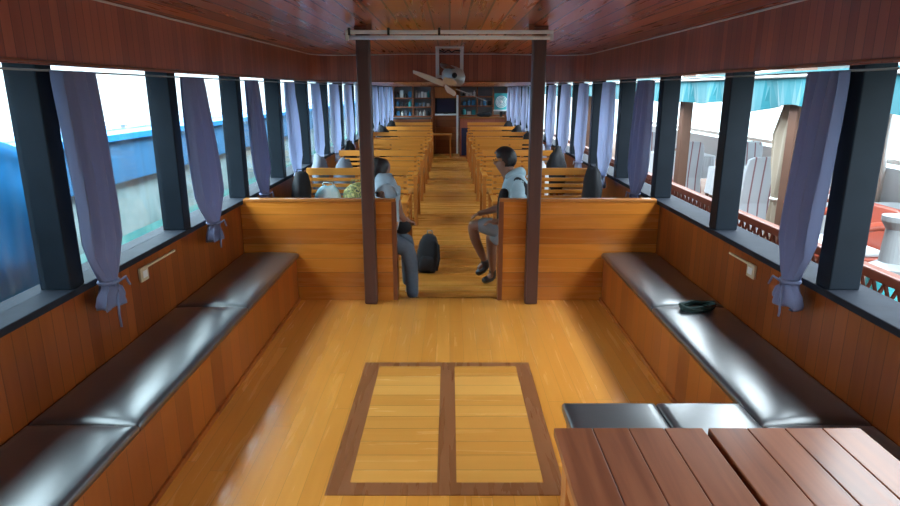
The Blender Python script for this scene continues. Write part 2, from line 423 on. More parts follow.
# ------------------------------------------------------------------ window benches
def cushion(mb, x0, x1, y0, y1, z0, z1, r=.016, axis='x', puff=.017):
    nx, ny = 14, 26; top = {}
    def ease(u): return 3*min(u, 1-u) if min(u, 1-u) < 1/3 else 1
    for i in range(nx+1):
        for j in range(ny+1):
            u = i/nx; v = j/ny
            # denser near the borders
            u = .5-.5*math.cos(math.pi*u); v = .5-.5*math.cos(math.pi*v)
            x = x0+(x1-x0)*u; y = y0+(y1-y0)*v
            dx = min(x-x0, x1-x); dy = min(y-y0, y1-y)
            d = min(dx, dy); rd = r*(1-math.sqrt(max(0, 1-(1-min(1, d/r))**2)))
            w = (1-(2*u-1)**2)*(1-abs(2*v-1)**24)
            if axis == 'y': w = (1-(2*v-1)**2)*(1-abs(2*u-1)**8)
            z = z1-rd+puff*w+.0012*math.sin(9*y+4*x)*math.sin(14*x-3*y)
            top[i, j] = mb.bm.verts.new((x, y, z))
    for i in range(nx):
        for j in range(ny): mb.bm.faces.new((top[i, j], top[i+1, j], top[i+1, j+1], top[i, j+1]))
    loop = [(i, 0) for i in range(nx)]+[(nx, j) for j in range(ny)]+[(i, ny) for i in range(nx, 0, -1)]+[(0, j) for j in range(ny, 0, -1)]
    low = [mb.bm.verts.new((top[k].co.x, top[k].co.y, z0)) for k in loop]; n = len(loop)
    for k in range(n): mb.bm.faces.new((top[loop[k]], low[k], low[(k+1) % n], top[loop[(k+1) % n]]))
    mb.bm.faces.new(low)
BT = .436
def side_bench(sgn, label, ys):
    fx = 1.275
    root = thing('window_bench', label, 'bench', (sgn*1.5, 2.5, 0))
    a, b = sorted((sgn*(fx+.02), sgn*(fx+.045)))
    MB().box(a, b, ys[0], ys[-1], 0, BT-.05).build('front_panel', M['bfront'], root)
    a, b = sorted((sgn*(fx+.005), sgn*(fx+.02)))
    MB().box(a, b, ys[0], ys[-1], 0, .03).build('skirting', M['bfront'], root, bevel=.003)
    a, b = sorted((sgn*(fx+.01), sgn*(WX-.002)))
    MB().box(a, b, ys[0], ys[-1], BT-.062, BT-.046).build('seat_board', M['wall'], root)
    a, b = sorted((sgn*fx, sgn*(WX-.004)))
    for y0, y1 in zip(ys, ys[1:]):
        m = MB(); cushion(m, a, b, y0+.003, y1-.003, BT-.046, BT-.010); m.build('cushion', M['vinyl'], root, smooth=True)
    return root
side_bench(-1, 'long black vinyl cushioned bench under the left windows', [-1.2, .85, 2.28, 3.70, PY-.01])
sb = side_bench(1, 'long black vinyl cushioned bench under the right windows', [-1.2, .85, 2.28, 3.70, PY-.01])
ci = thing('end_bench', 'short black cushioned bench set crosswise behind the plank table', 'bench', (.87, 2.25, 0))
MB().box(.52, 1.262, 2.415, 2.435, 0, BT-.05).build('front_panel', M['bfront'], ci)
MB().box(.51, .53, 2.02, 2.435, 0, BT-.05).build('end_panel', M['bfront'], ci)
for x0, x1 in ((.49, .895), (.90, 1.268)):
    m = MB(); cushion(m, x0, x1, 2.0, 2.455, BT-.046, BT-.004, axis='y', puff=.004); m.build('cushion', M['vinyl'], ci, smooth=True)

# plank table
TZ = .70
t = thing('plank_table', 'reddish brown plank table at the lower right corner of the view', 'table', (.815, 1.3, 0))
m = MB()
x = .333; ws = [.125, .115, .115, .125, .016, .125, .12, .12, .125]
bx = x
for i, w in enumerate(ws):
    if i == 4: bx += w; continue
    m.box(bx+.0012, bx+w-.0012, .55, 1.785, TZ-.03, TZ); bx += w
m.build('tabletop', M['table'], t, bevel=.003)
MB().box(x+.01, bx-.01, .57, 1.765, TZ-.045, TZ-.030).build('underframe', M['redpost'], t)
MB().box(x+.03, x+.06, .60, 1.74, TZ-.16, TZ-.045).build('apron', M['table_s'], t)
MB().box(bx-.06, bx-.03, .60, 1.74, TZ-.16, TZ-.045).build('apron', M['table_s'], t)
MB().box(x+.06, bx-.06, 1.70, 1.73, TZ-.16, TZ-.045).build('apron', M['table_s'], t)
for lx in (x+.025, bx-.095):
    for ly in (.6, 1.675):
        if lx > 1: MB().box(lx, lx+.07, ly, ly+.07, BT if False else 0, TZ-.045).build('leg', M['table_s'], t, bevel=.004)
        else: MB().box(lx, lx+.07, ly, ly+.07, 0, TZ-.045).build('leg', M['table_s'], t, bevel=.004)

# ------------------------------------------------------------------ partitions (backs of the first benches)
def partition(sgn, label):
    root = thing('boarded_bench', label, 'partition', (sgn*1.1, PY, 0))
    inner = .455 if sgn < 0 else .415
    a, b = sorted((sgn*inner, sgn*(WX-.004)))
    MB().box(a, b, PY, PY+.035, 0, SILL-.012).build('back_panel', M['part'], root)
    a, b = sorted((sgn*(inner-.004), sgn*(WX-.035)))
    MB().box(a, b, PY-.012, PY+.05, SILL-.012, SILL+.012).build('top_rail', M['slat_r'], root, bevel=.004)
    a, b = sorted((sgn*(inner-.008), sgn*(inner+.03)))
    MB().box(a, b, PY-.006, PY+.048, 0, SILL-.012).build('end_stile', M['redpost'], root, bevel=.003)
    a, b = sorted((sgn*(inner+.05), sgn*(WX-.01)))
    MB().box(a, b, PY+.10, PY+.5, .325, .36).build('seat', M['seatw'], root, bevel=.004)
    for x_ in (inner+.02, WX-.06):
        a, b = sorted((sgn*x_, sgn*(x_+.05)))
        MB().box(a, b, PY+.44, PY+.5, LOW, .325 if x_ > 1 else .60).build('leg', M['slat_r'], root, bevel=.003)
    a, b = sorted((sgn*(inner), sgn*(inner+.075)))
    MB().box(a, b, PY+.05, PY+.53, .60, .63).build('armrest', M['slat'], root, bevel=.006)
    return root
partition(-1, 'waist-high varnished board partition on the left, a seat on its far side')
partition(1, 'waist-high varnished board partition on the right, a seat on its far side')

# two posts
for px_, lab in ((-.665, 'left of the two brown square posts, rising in front of the left partition'), (.683, 'right of the two brown square posts, rising in front of the right partition')):
    p = thing('square_post', lab, 'post', (px_, PY-.06, 0))
    MB().box(px_-.052, px_+.052, PY-.115, PY-.016, 0, cz(px_)-.03).build('shaft', M['post'], p, bevel=.012)
    MB().box(px_-.058, px_+.058, PY-.122, PY-.014, cz(px_)-.03, cz(px_)-.002).build('cap', M['redpost'], p, bevel=.004)

# tube light fixed between the post heads
LY = PY-.20
t = thing('tube_light', 'long white tube light with black clips spanning the two post heads', 'light', (0, LY, 2.15))
MB().box(-.775, .765, LY-.02, LY+.02, 2.152, 2.178).build('batten', M['white'], t, bevel=.004)
MB().tube([(-.75, LY+.002, 2.126), (.745, LY+.002, 2.126)], .015, 14).build('tube', M['white'], t, smooth=True)
for sx in (-.765, .755): MB().box(sx-.012, sx+.012, LY-.014, LY+.016, 2.105, 2.152).build('end_cap', M['trim'], t, bevel=.003)
for cx in (-.745, -.455, -.08): MB().box(cx-.009, cx+.009, LY-.026, LY+.026, 2.142, 2.195).build('clip', M['black'], t, bevel=.003)
for cx in (-.6, .6): MB().box(cx-.02, cx+.02, LY-.015, LY+.015, 2.178, cz(cx)).build('spacer', M['redpost'], t)

# ------------------------------------------------------------------ fan
FY = 7.45
fn = thing('ceiling_fan', 'pale tilted ceiling fan hanging under the ceiling above the aisle', 'fan', (0, FY, 1.8))
MB().box(-.17, .16, FY-.03, FY+.03, cz(0)-.02, cz(0)).build('ceiling_plate', M['trim'], fn, bevel=.003)
br = MB(); br.box(-.165, -.125, FY-.012, FY+.012, 1.90, cz(0)-.02); br.box(.115, .155, FY-.012, FY+.012, 1.90, cz(0)-.02)
br.box(-.165, .155, FY-.012, FY+.012, 1.885, 1.915)
br.build('bracket', M['trim'], fn, bevel=.004)
hk = MB(); hk.tube([(-.12, FY-.04, 2.185), (-.06, FY-.04, 2.165), (-.02, FY-.04, 2.19), (.02, FY-.04, 2.165), (.06, FY-.04, 2.185), (.12, FY-.04, 2.18)], .007, 6)
hk.build('cable', M['black'], fn, smooth=True)
tilt = ry(R(22)) @ rx(R(-10)); hub = Vector((0, FY-.03, 1.79))
MB().lathe([(.0, .16), (.09, .15), (.13, .10), (.14, .04), (.12, -.01), (.05, -.03), (0, -.035)], hub+Vector((0.02, 0, .06)), 24, tilt).build('motor_housing', M['steel'], fn, smooth=True)
MB().lathe([(.0, .012), (.10, .01), (.105, 0), (.09, -.02), (0, -.03)], hub+Vector((-.02, -.02, .21)), 24, tilt).build('wooden_cap', M['redpost'], fn, smooth=True)
MB().lathe([(0, .01), (.03, .008), (.03, -.01), (0, -.012)], hub+Vector((.05, -.14, .12)), 16, rx(R(80))).build('centre_badge', M['black'], fn, smooth=True)
for k, a in enumerate((R(175), R(-5), R(85), R(265))):
    b_ = MB(); n = 8; up, lo = [], []
    rings = []
    for i in range(n+1):
        r = .08+.38*i/n; w = .035+.045*math.sin(math.pi*min(1, .25+.75*i/n*.9)); tw = R(14-6*i/n)
        ring = []
        for (dx, dz) in ((-w, -.003), (w, -.003), (w, .003), (-w, .003)):
            p = Vector((r, dx*math.cos(tw)-dz*math.sin(tw), dx*math.sin(tw)+dz*math.cos(tw)))
            ring.append(hub + tilt @ (rz(a) @ p))
        rings.append(ring)
    b_.rings(rings); b_.build('blade', M['steel'], fn, smooth=False)

# ------------------------------------------------------------------ passenger benches
def slatted_bench(sgn, Y, label):
    xi, xo = .46, 1.61
    root = thing('slatted_bench', label, 'bench', (sgn*(xi+xo)/2, Y, LOW), 'back-to-back slatted benches in rows' if False else None)
    a, b = sorted((sgn*(xi+.01), sgn*xo))
    for d in (-1,):
        m = MB(); z = .905
        for i, hh in enumerate([.080]+[.038]*8):
            yc = Y+d*(.016+.05*(.905-z)); m.box(a, b, yc-.009, yc+.009, z-hh, z); z -= hh+.029
        m.build('back_slats', M['slat'], root, bevel=.003)
    for x_ in (xi+.03, (xi+xo)/2, xo-.05):
        aa, bb = sorted((sgn*x_, sgn*(x_+.035)))
        MB().box(aa, bb, Y-.006, Y+.028, LOW, .89).build('upright', M['slat_r'], root)
    for d in (-1, 1):
        ya, yb = sorted((Y+d*.05, Y+d*.45))
        m = MB(); n = 4
        for i in range(n):
            q0 = ya+(yb-ya)*i/n; m.box(a, b, q0+.006, q0+(yb-ya)/n-.006, .338, .36)
        m.build('seat', M['seatw'], root, bevel=.003)
        m = MB()
        aa, bb = sorted((sgn*(xi-.005), sgn*(xi+.065)))
        ya2, yb2 = sorted((Y+d*.045, Y+d*.47))
        MB().box(aa, bb, ya2, yb2, .58, .605).build('armrest', M['slat'], root, bevel=.006)
        for x_ in (xi, xo-.07):
            aa, bb = sorted((sgn*x_, sgn*(x_+.05)))
            ya3, yb3 = sorted((Y+d*.39, Y+d*.45))
            MB().box(aa, bb, ya3, yb3, LOW, .58 if x_ < 1 else .338).build('leg', M['slat_r'], root, bevel=.003)
        aa, bb = sorted((sgn*(xi+.01), sgn*(xi+.04)))
        ya4, yb4 = sorted((Y+d*.05, Y+d*.39))
        MB().box(aa, bb, ya4, yb4, .27, .335).build('end_rail', M['slat_r'], root)
    return root
ROWS = [6.98, 9.08, 11.1, 13.1, 15.1, 17.1]
protoL = None
for sgn, s_ in ((-1, 'left'), (1, 'right')):
    proto = None
    for i, Y in enumerate(ROWS):
        lab = 'slatted golden wood bench left of the aisle, %s row behind the partition' if sgn < 0 else 'slatted golden wood bench right of the aisle, %s row behind the partition'
        lab = lab % ORD[i]
        if proto is None:
            proto = slatted_bench(sgn, Y, lab); proto['group'] = 'slatted benches along the aisle'
        else:
            dup(proto, (proto.location.x, Y, LOW), lab)

# ------------------------------------------------------------------ curtains
def curtain(sgn, Y, label, w=.17, mat='curtain', seed=0, belly=1.1, knot=.85, lean=0):
    rng = random.Random(seed); root = thing('tied_curtain', label, 'curtain', (sgn*1.655, Y, knot))
    X = sgn*1.655; n = 9; seg = 90
    ph = rng.uniform(0, 6); ph2 = rng.uniform(0, 6)
    zs = [1.83, 1.82, 1.79, 1.72, 1.6, 1.48, 1.36, 1.24, 1.14, 1.06, .99, .94, .90, .87, knot]
    rings = []
    for z in zs:
        t_ = (1.83-z)/(1.83-knot)
        if z > 1.8: wy = w*.97
        else: wy = w*(1+(belly-1)*math.sin(math.pi*.5*min(1, t_*1.25)))
        if t_ > .84:
            q = (t_-.84)/.16; wy *= max(0, 1-q)**.85*.80+.20
        dx = .024+.010*math.sin(3*t_) if t_ < .8 else .030
        amp = .5 if t_ < .85 else .2
        yo = lean*t_ + .02*math.sin(2.5*t_+ph)*t_
        ring = []
        for k in range(seg):
            a = 2*math.pi*k/seg
            fold = math.sin(n*a+ph+1.2*math.sin(2.2*t_+ph2))+.35*math.sin(2*n*a+ph2+2*t_)
            ring.append(Vector((X+sgn*(-(dx*(math.sin(a))+.012*fold*amp*3.0)), Y+yo+wy*math.cos(a)+.006*fold, z)))
        rings.append(ring)
    c = MB(); c.rings(rings, cap=True); c.build('drape', M[mat], root, smooth=True)
    yo = lean+.02*math.sin(2.5+ph)
    tail = []
    for z, wy, dx in ((knot+.004, .036, .028), (knot-.025, .045, .03), (knot-.06, .085, .035), (knot-.10, .105, .04), (knot-.115, .10, .042), (knot-.12, .05, .02)):
        tail.append([Vector((X+sgn*(-(dx*math.sin(2*math.pi*k/60))-.010*math.sin(7*2*math.pi*k/60+ph)), Y+yo+wy*math.cos(2*math.pi*k/60)+.008*math.sin(7*2*math.pi*k/60), z+.012*math.sin(4*2*math.pi*k/60+ph)*(1 if z < knot-.05 else 0))) for k in range(60)])
    MB().rings(tail).build('tail', M[mat], root, smooth=True)
    band = MB(); band.tube([(X+.040*math.cos(a), Y+yo+.048*math.sin(a), knot+.004) for a in [2*math.pi*k/16 for k in range(16)]], .010, 6, closed=True)
    band.build('tie_band', M[mat], root, smooth=True)
    stg = MB(); d = -sgn*.045
    stg.tube([(X+d, Y+yo, knot), (X+d*1.2, Y+yo-.03, knot-.06), (X+d*1.1, Y+yo-.035, knot-.15), (X+d*1.1, Y+yo-.03, knot-.22 if seed % 2 else knot-.17)], .006, 5)
    stg.tube([(X+d, Y+yo, knot), (X+d*1.2, Y+yo+.06, knot+.01), (X+d*1.2, Y+yo+.09, knot-.04)], .006, 5)
    stg.build('tie_string', M[mat], root, smooth=True)
    return root
for i, py in enumerate(POSTS[3:16]):
    lab = 'lavender grey curtain tied at the sill, %s from the camera along the left windows' % ORD[i]
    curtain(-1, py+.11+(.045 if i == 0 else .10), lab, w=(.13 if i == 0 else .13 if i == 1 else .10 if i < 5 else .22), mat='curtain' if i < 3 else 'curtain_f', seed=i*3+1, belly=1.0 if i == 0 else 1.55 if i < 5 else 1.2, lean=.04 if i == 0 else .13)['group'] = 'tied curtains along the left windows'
j = 0
for i, py in enumerate(POSTS[3:16]):
    if i == 1: continue
    lab = 'lavender grey curtain tied at the sill, %s from the camera along the right windows' % ORD[j]
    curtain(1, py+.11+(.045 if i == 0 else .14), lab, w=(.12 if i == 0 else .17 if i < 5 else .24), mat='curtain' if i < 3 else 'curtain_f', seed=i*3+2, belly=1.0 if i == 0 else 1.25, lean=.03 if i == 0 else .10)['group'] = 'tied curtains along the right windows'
    j += 1

# ------------------------------------------------------------------ sockets + conduits
def socket(sgn, Y, label, run):
    root = thing('wall_socket', label, 'socket', (sgn*WX, Y, .70))
    a, b = sorted((sgn*(WX-.016), sgn*WX))
    MB().box(a, b, Y-.045, Y+.045, .705, .785).build('plate', M['ivory'], root, bevel=.004)
    a, b = sorted((sgn*(WX-.019), sgn*(WX-.016)))
    MB().box(a, b, Y-.025, Y+.025, .725, .765).build('socket_face', M['white'], root, bevel=.001)
    a, b = sorted((sgn*(WX-.010), sgn*WX))
    MB().box(a, b, Y+.045, Y+run, .768, .780).build('conduit', M['ivory'], root)
socket(-1, 3.36, 'small ivory wall socket below the left sill', .42)
socket(1, 3.42, 'small ivory wall socket below the right sill', .30)

# rope coil
c = MB(); pts = []
for k in range(64):
    a = 2*math.pi*k/16; r = .085+.018*math.sin(k*.8); pts.append((1.53+r*1.15*math.cos(a), 3.62+r*.8*math.sin(a), BT+.012+.007*(k//16)+.004*math.sin(k*1.7)))
c.tube(pts, .0085, 6)
tag(c.build('rope_coil', M['rope'], smooth=True), 'dark green coil of rope lying on the right window bench', 'rope')
c = MB(); c.tube([(1.30, 3.80, BT+.006), (1.36, 3.86, BT+.006), (1.45, 3.74, BT+.006), (1.50, 3.76, BT+.006)], .003, 5)

# ------------------------------------------------------------------ people
def skin(name, verts, edges, mat, parent, root=None, sub=2, smooth=True):
    names = list(verts); off = Vector((0, 0, 0)); q = parent
    while q is not None: off += q.location; q = q.parent
    me = bpy.data.meshes.new(name)
    me.from_pydata([Vector(verts[n][0])-off for n in names], [(names.index(a), names.index(b)) for a, b in edges], [])
    o = bpy.data.objects.new(name, me); COL.objects.link(o); o.parent = parent
    md = o.modifiers.new('Skin', 'SKIN'); md.use_smooth_shade = True; md.branch_smoothing = .3
    sv = me.skin_vertices[0].data
    for i, n in enumerate(names):
        r = verts[n][1]; sv[i].radius = r if isinstance(r, tuple) else (r, r); sv[i].use_root = False
    seen = set(); adj = {n: [] for n in names}
    for a, b in edges: adj[a].append(b); adj[b].append(a)
    order = ([root] if root else [])+names
    for n in order:
        if n in seen: continue
        sv[names.index(n)].use_root = True; stack = [n]
        while stack:
            k = stack.pop()
            if k in seen: continue
            seen.add(k); stack += adj[k]
    ss = o.modifiers.new('Sub', 'SUBSURF'); ss.levels = sub; ss.render_levels = sub
    # freeze to real mesh
    bpy.context.view_layer.update()
    dg = bpy.context.evaluated_depsgraph_get(); ev = o.evaluated_get(dg)
    nm = bpy.data.meshes.new_from_object(ev, preserve_all_data_layers=False, depsgraph=dg)
    o.modifiers.clear(); o.data = nm; nm.materials.clear(); nm.materials.append(mat)
    for p in nm.polygons: p.use_smooth = True
    return o
def hand(V, E, wrist, pre, base, d, side, nrm, curl=.4, s=1.0):
    # palm + five fingers as separate chains rooted in the palm
    d = Vector(d).normalized(); side = Vector(side).normalized(); nrm = Vector(nrm).normalized(); b = Vector(base)
    V[pre+'palm'] = (b+d*.045*s, (.030*s, .017*s)); E.append((wrist, pre+'palm'))
    V[pre+'palm2'] = (b+d*.085*s, (.034*s, .014*s)); E.append((pre+'palm', pre+'palm2'))
    for i, (o, L) in enumerate(((-.028, .068), (-.010, .078), (.009, .074), (.027, .058))):
        p0 = b+d*.075*s+side*o*s; a0 = V; prev = None
        p1 = p0+d*L*.5*s+nrm*(-.1*L*curl)*s; p2 = p1+(d*(1-curl*.6)-nrm*curl).normalized()*L*.35*s; p3 = p2+(d*(1-curl)-nrm*curl*1.3).normalized()*L*.3*s
        for j, (p, r) in enumerate(((p0, .0095), (p1, .009), (p2, .0085), (p3, .007))):
            n = '%sf%d%d' % (pre, i, j); V[n] = (p, r*s)
            if j: E.append((prev, n))
            prev = n
    p0 = b+d*.03*s-side*.02*s
    for j, (p, r) in enumerate(((p0, .011), (p0+(d*.6-side).normalized()*.035*s, .0105), (p0+(d*.6-side).normalized()*.035*s+(d-side*.2).normalized()*.04*s, .009))):
        n = '%st%d' % (pre, j); V[n] = (p, r*s)
        if j: E.append((prev, n))
        prev = n
def head_extra(parent, hc, fwd, up, mats_skin=True):
    f = Vector(fwd).normalized(); up = Vector(up).normalized(); s_ = up.cross(f).normalized()
    for sg in (-1, 1):
        e = MB(); r = bmesh.ops.create_uvsphere(e.bm, u_segments=10, v_segments=8, radius=.007)['verts']
        for v in r: v.co += hc+f*.080+s_*sg*.031+up*.005
        e.build('eye', M['black'], parent, smooth=True)
def hair_cap(parent, hc, f, up, rx_, ry_, rz_, long=False, seed=0):
    f = Vector(f).normalized(); up = Vector(up).normalized(); s_ = up.cross(f).normalized(); f = s_.cross(up)
    m = MB(); r = bmesh.ops.create_icosphere(m.bm, subdivisions=4, radius=1)['verts']; dele = []
    for v in r:
        p = v.co.copy()
        if not long and ((p.x > .60 and p.z < .42) or (p.x > .12 and p.z < .05) or (p.x > -.1 and p.z < -.25) or p.z < -.72): dele.append(v)
        k = 1+.025*math.sin(22*p.y+5*p.z)*math.cos(13*p.z)
        v.co = hc + f*(p.x*rx_*k) + s_*(p.y*ry_*k) + up*(p.z*rz_*k)
    bmesh.ops.delete(m.bm, geom=dele, context='VERTS')
    o = m.build('hair', M['hair'], parent, smooth=True)
    sd = o.modifiers.new('solid', 'SOLIDIFY'); sd.thickness = .012; sd.offset = -1
    return o

# seated man
man = thing('person', 'seated man in black vest, pale hooded shirt and grey shorts, legs crossed beside the aisle', 'person', (.6, 5.4, LOW))
hc = Vector((.475, 5.53, 1.155)); fw = Vector((-.95, .35, -.05)); upv = Vector((-.08, .02, 1))
V, E = {}, []
def ch(items):
    prev = None
    for n, *r in items:
        if r: V[n] = (Vector(r[0]), r[1])
        if prev: E.append((prev, n))
        prev = n
ch([('pelvis', (.61, 5.42, .47), (.12, .15)), ('belly', (.60, 5.43, .62), (.105, .14)), ('chest', (.59, 5.44, .80), (.115, .15)), ('collar', (.575, 5.45, .945), (.085, .12)),
    ('neck', (.535, 5.475, 1.02), (.050, .050)), ('jaw', (.49, 5.51, 1.085), (.062, .06)), ('skull', (.475, 5.53, 1.15), (.087, .075)), ('crown', (.482, 5.53, 1.205), (.062, .058))])
ch([('jaw',), ('nose0', (.425, 5.55, 1.115), .028), ('nose', (.388, 5.562, 1.125), .012)])
ch([('collar',), ('shL', (.575, 5.30, .955), .062), ('elL', (.57, 5.235, .72), .046), ('wrL', (.43, 5.17, .665), .029)])
ch([('collar',), ('shR', (.60, 5.60, .955), .062), ('elR', (.52, 5.70, .70), .046), ('wrR', (.33, 5.62, .665), .029)])
ch([('pelvis',), ('hipL', (.54, 5.40, .44), .088), ('knL', (.395, 5.78, .41), .060), ('caL', (.405, 5.84, .24), .052), ('anL', (.425, 5.93, -.02), .034), ('toL', (.36, 5.90, -.09), (.035, .028))])
ch([('pelvis',), ('hipR', (.55, 5.52, .50), .085), ('knR', (.20, 5.62, .555), .058), ('caR', (.235, 5.66, .40), .052), ('anR', (.337, 5.75, .15), .033), ('toR', (.27, 5.76, .07), (.035, .026))])
hand(V, E, 'wrL', 'hL', (.43, 5.17, .665), (-.9, .15, .0), (0, 1, 0), (0, 0, 1), .5, .95)
hand(V, E, 'wrR', 'hR', (.33, 5.62, .665), (-1, -.1, -.25), (0, -1, 0), (0, 0, 1), .5, .95)
skin('body', V, E, M['skin'], man, 'pelvis')
hair_cap(man, hc+Vector((.012, -.004, .008)), fw, upv, .106, .088, .108)
head_extra(man, hc+Vector((0, 0, -.005)), fw, upv)
V, E = {}, []
ch([('p', (.61, 5.42, .50), (.135, .165)), ('b', (.60, 5.43, .62), (.13, .165)), ('c', (.59, 5.44, .80), (.135, .172)), ('k', (.58, 5.445, .965), (.10, .14)), ('n', (.55, 5.46, 1.03), (.075, .08))])
ch([('k',), ('sL', (.58, 5.285, .975), .078), ('eL', (.575, 5.235, .74), .064), ('wL', (.50, 5.20, .69), .05)])
ch([('k',), ('sR', (.605, 5.61, .955), .078), ('eR', (.53, 5.71, .71), .062), ('wR', (.44, 5.67, .69), .05)])
skin('hooded_shirt', V, E, M['shirt'], man, 'p')
# hood lying on the nape
V, E = {}, []
ch([('a', (.48, 5.40, 1.0), .034), ('b', (.54, 5.38, 1.035), .044), ('c', (.605, 5.40, 1.055), .054), ('d', (.64, 5.47, 1.05), .054), ('e', (.60, 5.54, 1.0), .044), ('f', (.52, 5.54, .98), .034)])
skin('hood', V, E, M['shirt'], man, 'a')
# vest: front and back panels as a shell of two chains
V, E = {}, []
ch([('a', (.475, 5.33, .93), .040), ('b', (.455, 5.35, .80), .047), ('c', (.46, 5.37, .64), .05), ('d', (.48, 5.38, .53), .045)])
skin('vest_front', V, E, M['dark'], man, 'a')
V, E = {}, []
ch([('a', (.545, 5.285, 1.02), (.030, .04)), ('b', (.60, 5.27, .98), .043), ('c', (.66, 5.33, .90), .055), ('d', (.685, 5.40, .78), (.06, .08)), ('e', (.69, 5.42, .62), (.06, .09)), ('f', (.68, 5.42, .5), (.05, .08))])
skin('vest_back', V, E, M['dark'], man, 'a')
V, E = {}, []
ch([('w', (.61, 5.42, .52), (.14, .165)), ('p', (.60, 5.42, .46), (.13, .16))])
ch([('p',), ('hL', (.54, 5.42, .445), .108), ('kL', (.415, 5.73, .42), .084)])
ch([('p',), ('hR', (.55, 5.52, .51), .102), ('kR', (.235, 5.61, .555), .080)])
skin('shorts', V, E, M['shorts'], man, 'w')
for nm, pts_ in (('L', [(.418, 5.90, .07, .038), (.425, 5.93, .0, .042), (.43, 5.95, -.068, .045), (.37, 5.91, -.075, .044), (.315, 5.88, -.082, .034)]),
                 ('R', [(.322, 5.735, .19, .037), (.337, 5.75, .14, .041), (.345, 5.755, .09, .042), (.295, 5.755, .055, .04), (.25, 5.755, .02, .032)])):
    V, E = {}, []
    ch([('%s%d' % (nm, i), p[:3], p[3]) for i, p in enumerate(pts_)])
    skin('shoe', V, E, M['black'], man)

# seated woman
wom = thing('person', 'seated person with long black hair, blue-grey top and grey trousers behind the left post', 'person', (-.6, 5.4, LOW))
V, E = {}, []
ch([('pelvis', (-.62, 5.38, .47), (.12, .16)), ('belly', (-.60, 5.39, .62), (.10, .13)), ('chest', (-.575, 5.42, .80), (.105, .14)), ('collar', (-.56, 5.47, .94), (.08, .11)),
    ('neck', (-.59, 5.56, 1.01), .045), ('jaw', (-.60, 5.62, 1.04), .058), ('skull', (-.615, 5.64, 1.10), (.082, .072)), ('crown', (-.62, 5.63, 1.155), (.058, .054))])
ch([('jaw',), ('n0', (-.58, 5.69, 1.05), .026), ('nose', (-.565, 5.725, 1.05), .011)])
ch([('collar',), ('shR', (-.50, 5.36, .93), .056), ('elR', (-.45, 5.40, .68), .040), ('wrR', (-.40, 5.56, .58), .026)])
ch([('collar',), ('shL', (-.66, 5.60, .93), .056), ('elL', (-.62, 5.74, .70), .040), ('wrL', (-.45, 5.72, .58), .026)])
ch([('pelvis',), ('hipR', (-.58, 5.36, .44), .085), ('knR', (-.365, 5.34, .37), .056), ('anR', (-.34, 5.31, -.02), .036), ('toR', (-.29, 5.32, -.09), (.032, .022))])
ch([('pelvis',), ('hipL', (-.58, 5.50, .44), .085), ('knL', (-.38, 5.62, .40), .056), ('anL', (-.40, 5.62, -.02), .036), ('toL', (-.33, 5.64, -.09), (.034, .026))])
hand(V, E, 'wrR', 'hR', (-.40, 5.56, .58), (.3, 1, -.2), (-1, .3, 0), (0, 0, 1), .5, .9)
hand(V, E, 'wrL', 'hL', (-.45, 5.72, .58), (1, -.3, -.2), (0, 1, 0), (0, 0, 1), .5, .9)
skin('body', V, E, M['skin'], wom, 'pelvis')
V, E = {}, []
ch([('p', (-.62, 5.38, .50), (.135, .17)), ('b', (-.595, 5.385, .64), (.135, .165)), ('c', (-.57, 5.40, .82), (.14, .165)), ('k', (-.555, 5.42, .975), (.112, .13)), ('n', (-.56, 5.50, 1.0), (.07, .075))])
ch([('k',), ('sR', (-.53, 5.35, .965), .078), ('eR', (-.49, 5.385, .72), .060), ('wR', (-.43, 5.50, .62), .046)])
ch([('k',), ('sL', (-.66, 5.60, .94), .072), ('eL', (-.62, 5.73, .72), .056), ('wL', (-.50, 5.73, .62), .046)])
skin('blouse', V, E, M['shirt2'], wom, 'p')
V, E = {}, []
ch([('w', (-.62, 5.38, .52), (.135, .165)), ('p', (-.61, 5.39, .46), (.13, .16))])
ch([('p',), ('hR', (-.55, 5.36, .44), .10), ('kR', (-.370, 5.335, .385), .080), ('cR', (-.345, 5.31, .2), .066), ('aR', (-.335, 5.305, -.07), .056)])
ch([('p',), ('hL', (-.56, 5.52, .44), .10), ('kL', (-.39, 5.62, .40), .074), ('cL', (-.40, 5.62, .2), .062), ('aL', (-.40, 5.62, -.05), .052)])
skin('trousers', V, E, M['jeans'], wom, 'w')
V, E = {}, []
ch([('a', (-.62, 5.60, 1.165), (.072, .07)), ('b', (-.635, 5.58, 1.10), (.105, .095)), ('c', (-.66, 5.54, 1.02), (.085, .085)), ('d', (-.665, 5.46, .96), (.07, .07)), ('e', (-.67, 5.36, .90), (.055, .05)), ('f', (-.675, 5.31, .82), (.03, .03))])
skin('hair', V, E, M['hair'], wom, 'a')
for fx, fy in ((-.345, 5.32), (-.395, 5.63)):
    V, E = {}, []
    ch([('a', (fx-.03, fy-.03, -.075), .034), ('b', (fx+.01, fy-.03, -.088), .031), ('c', (fx+.06, fy-.02, -.092), .026)])
    skin('shoe', V, E, M['white'], wom)
# black handbag on the lap
hb = thing('handbag', 'small dark handbag held on the lap of the long-haired person', 'bag', (-.44, 5.5, .47))
MB().blob((-.435, 5.50, .545), (.085, .05, .065), 3, .05).build('pouch', M['dark'], hb, smooth=True)
MB().tube([(-.49, 5.5, .58), (-.47, 5.5, .64), (-.41, 5.5, .64), (-.385, 5.5, .58)], .006, 6).build('strap', M['dark'], hb, smooth=True)

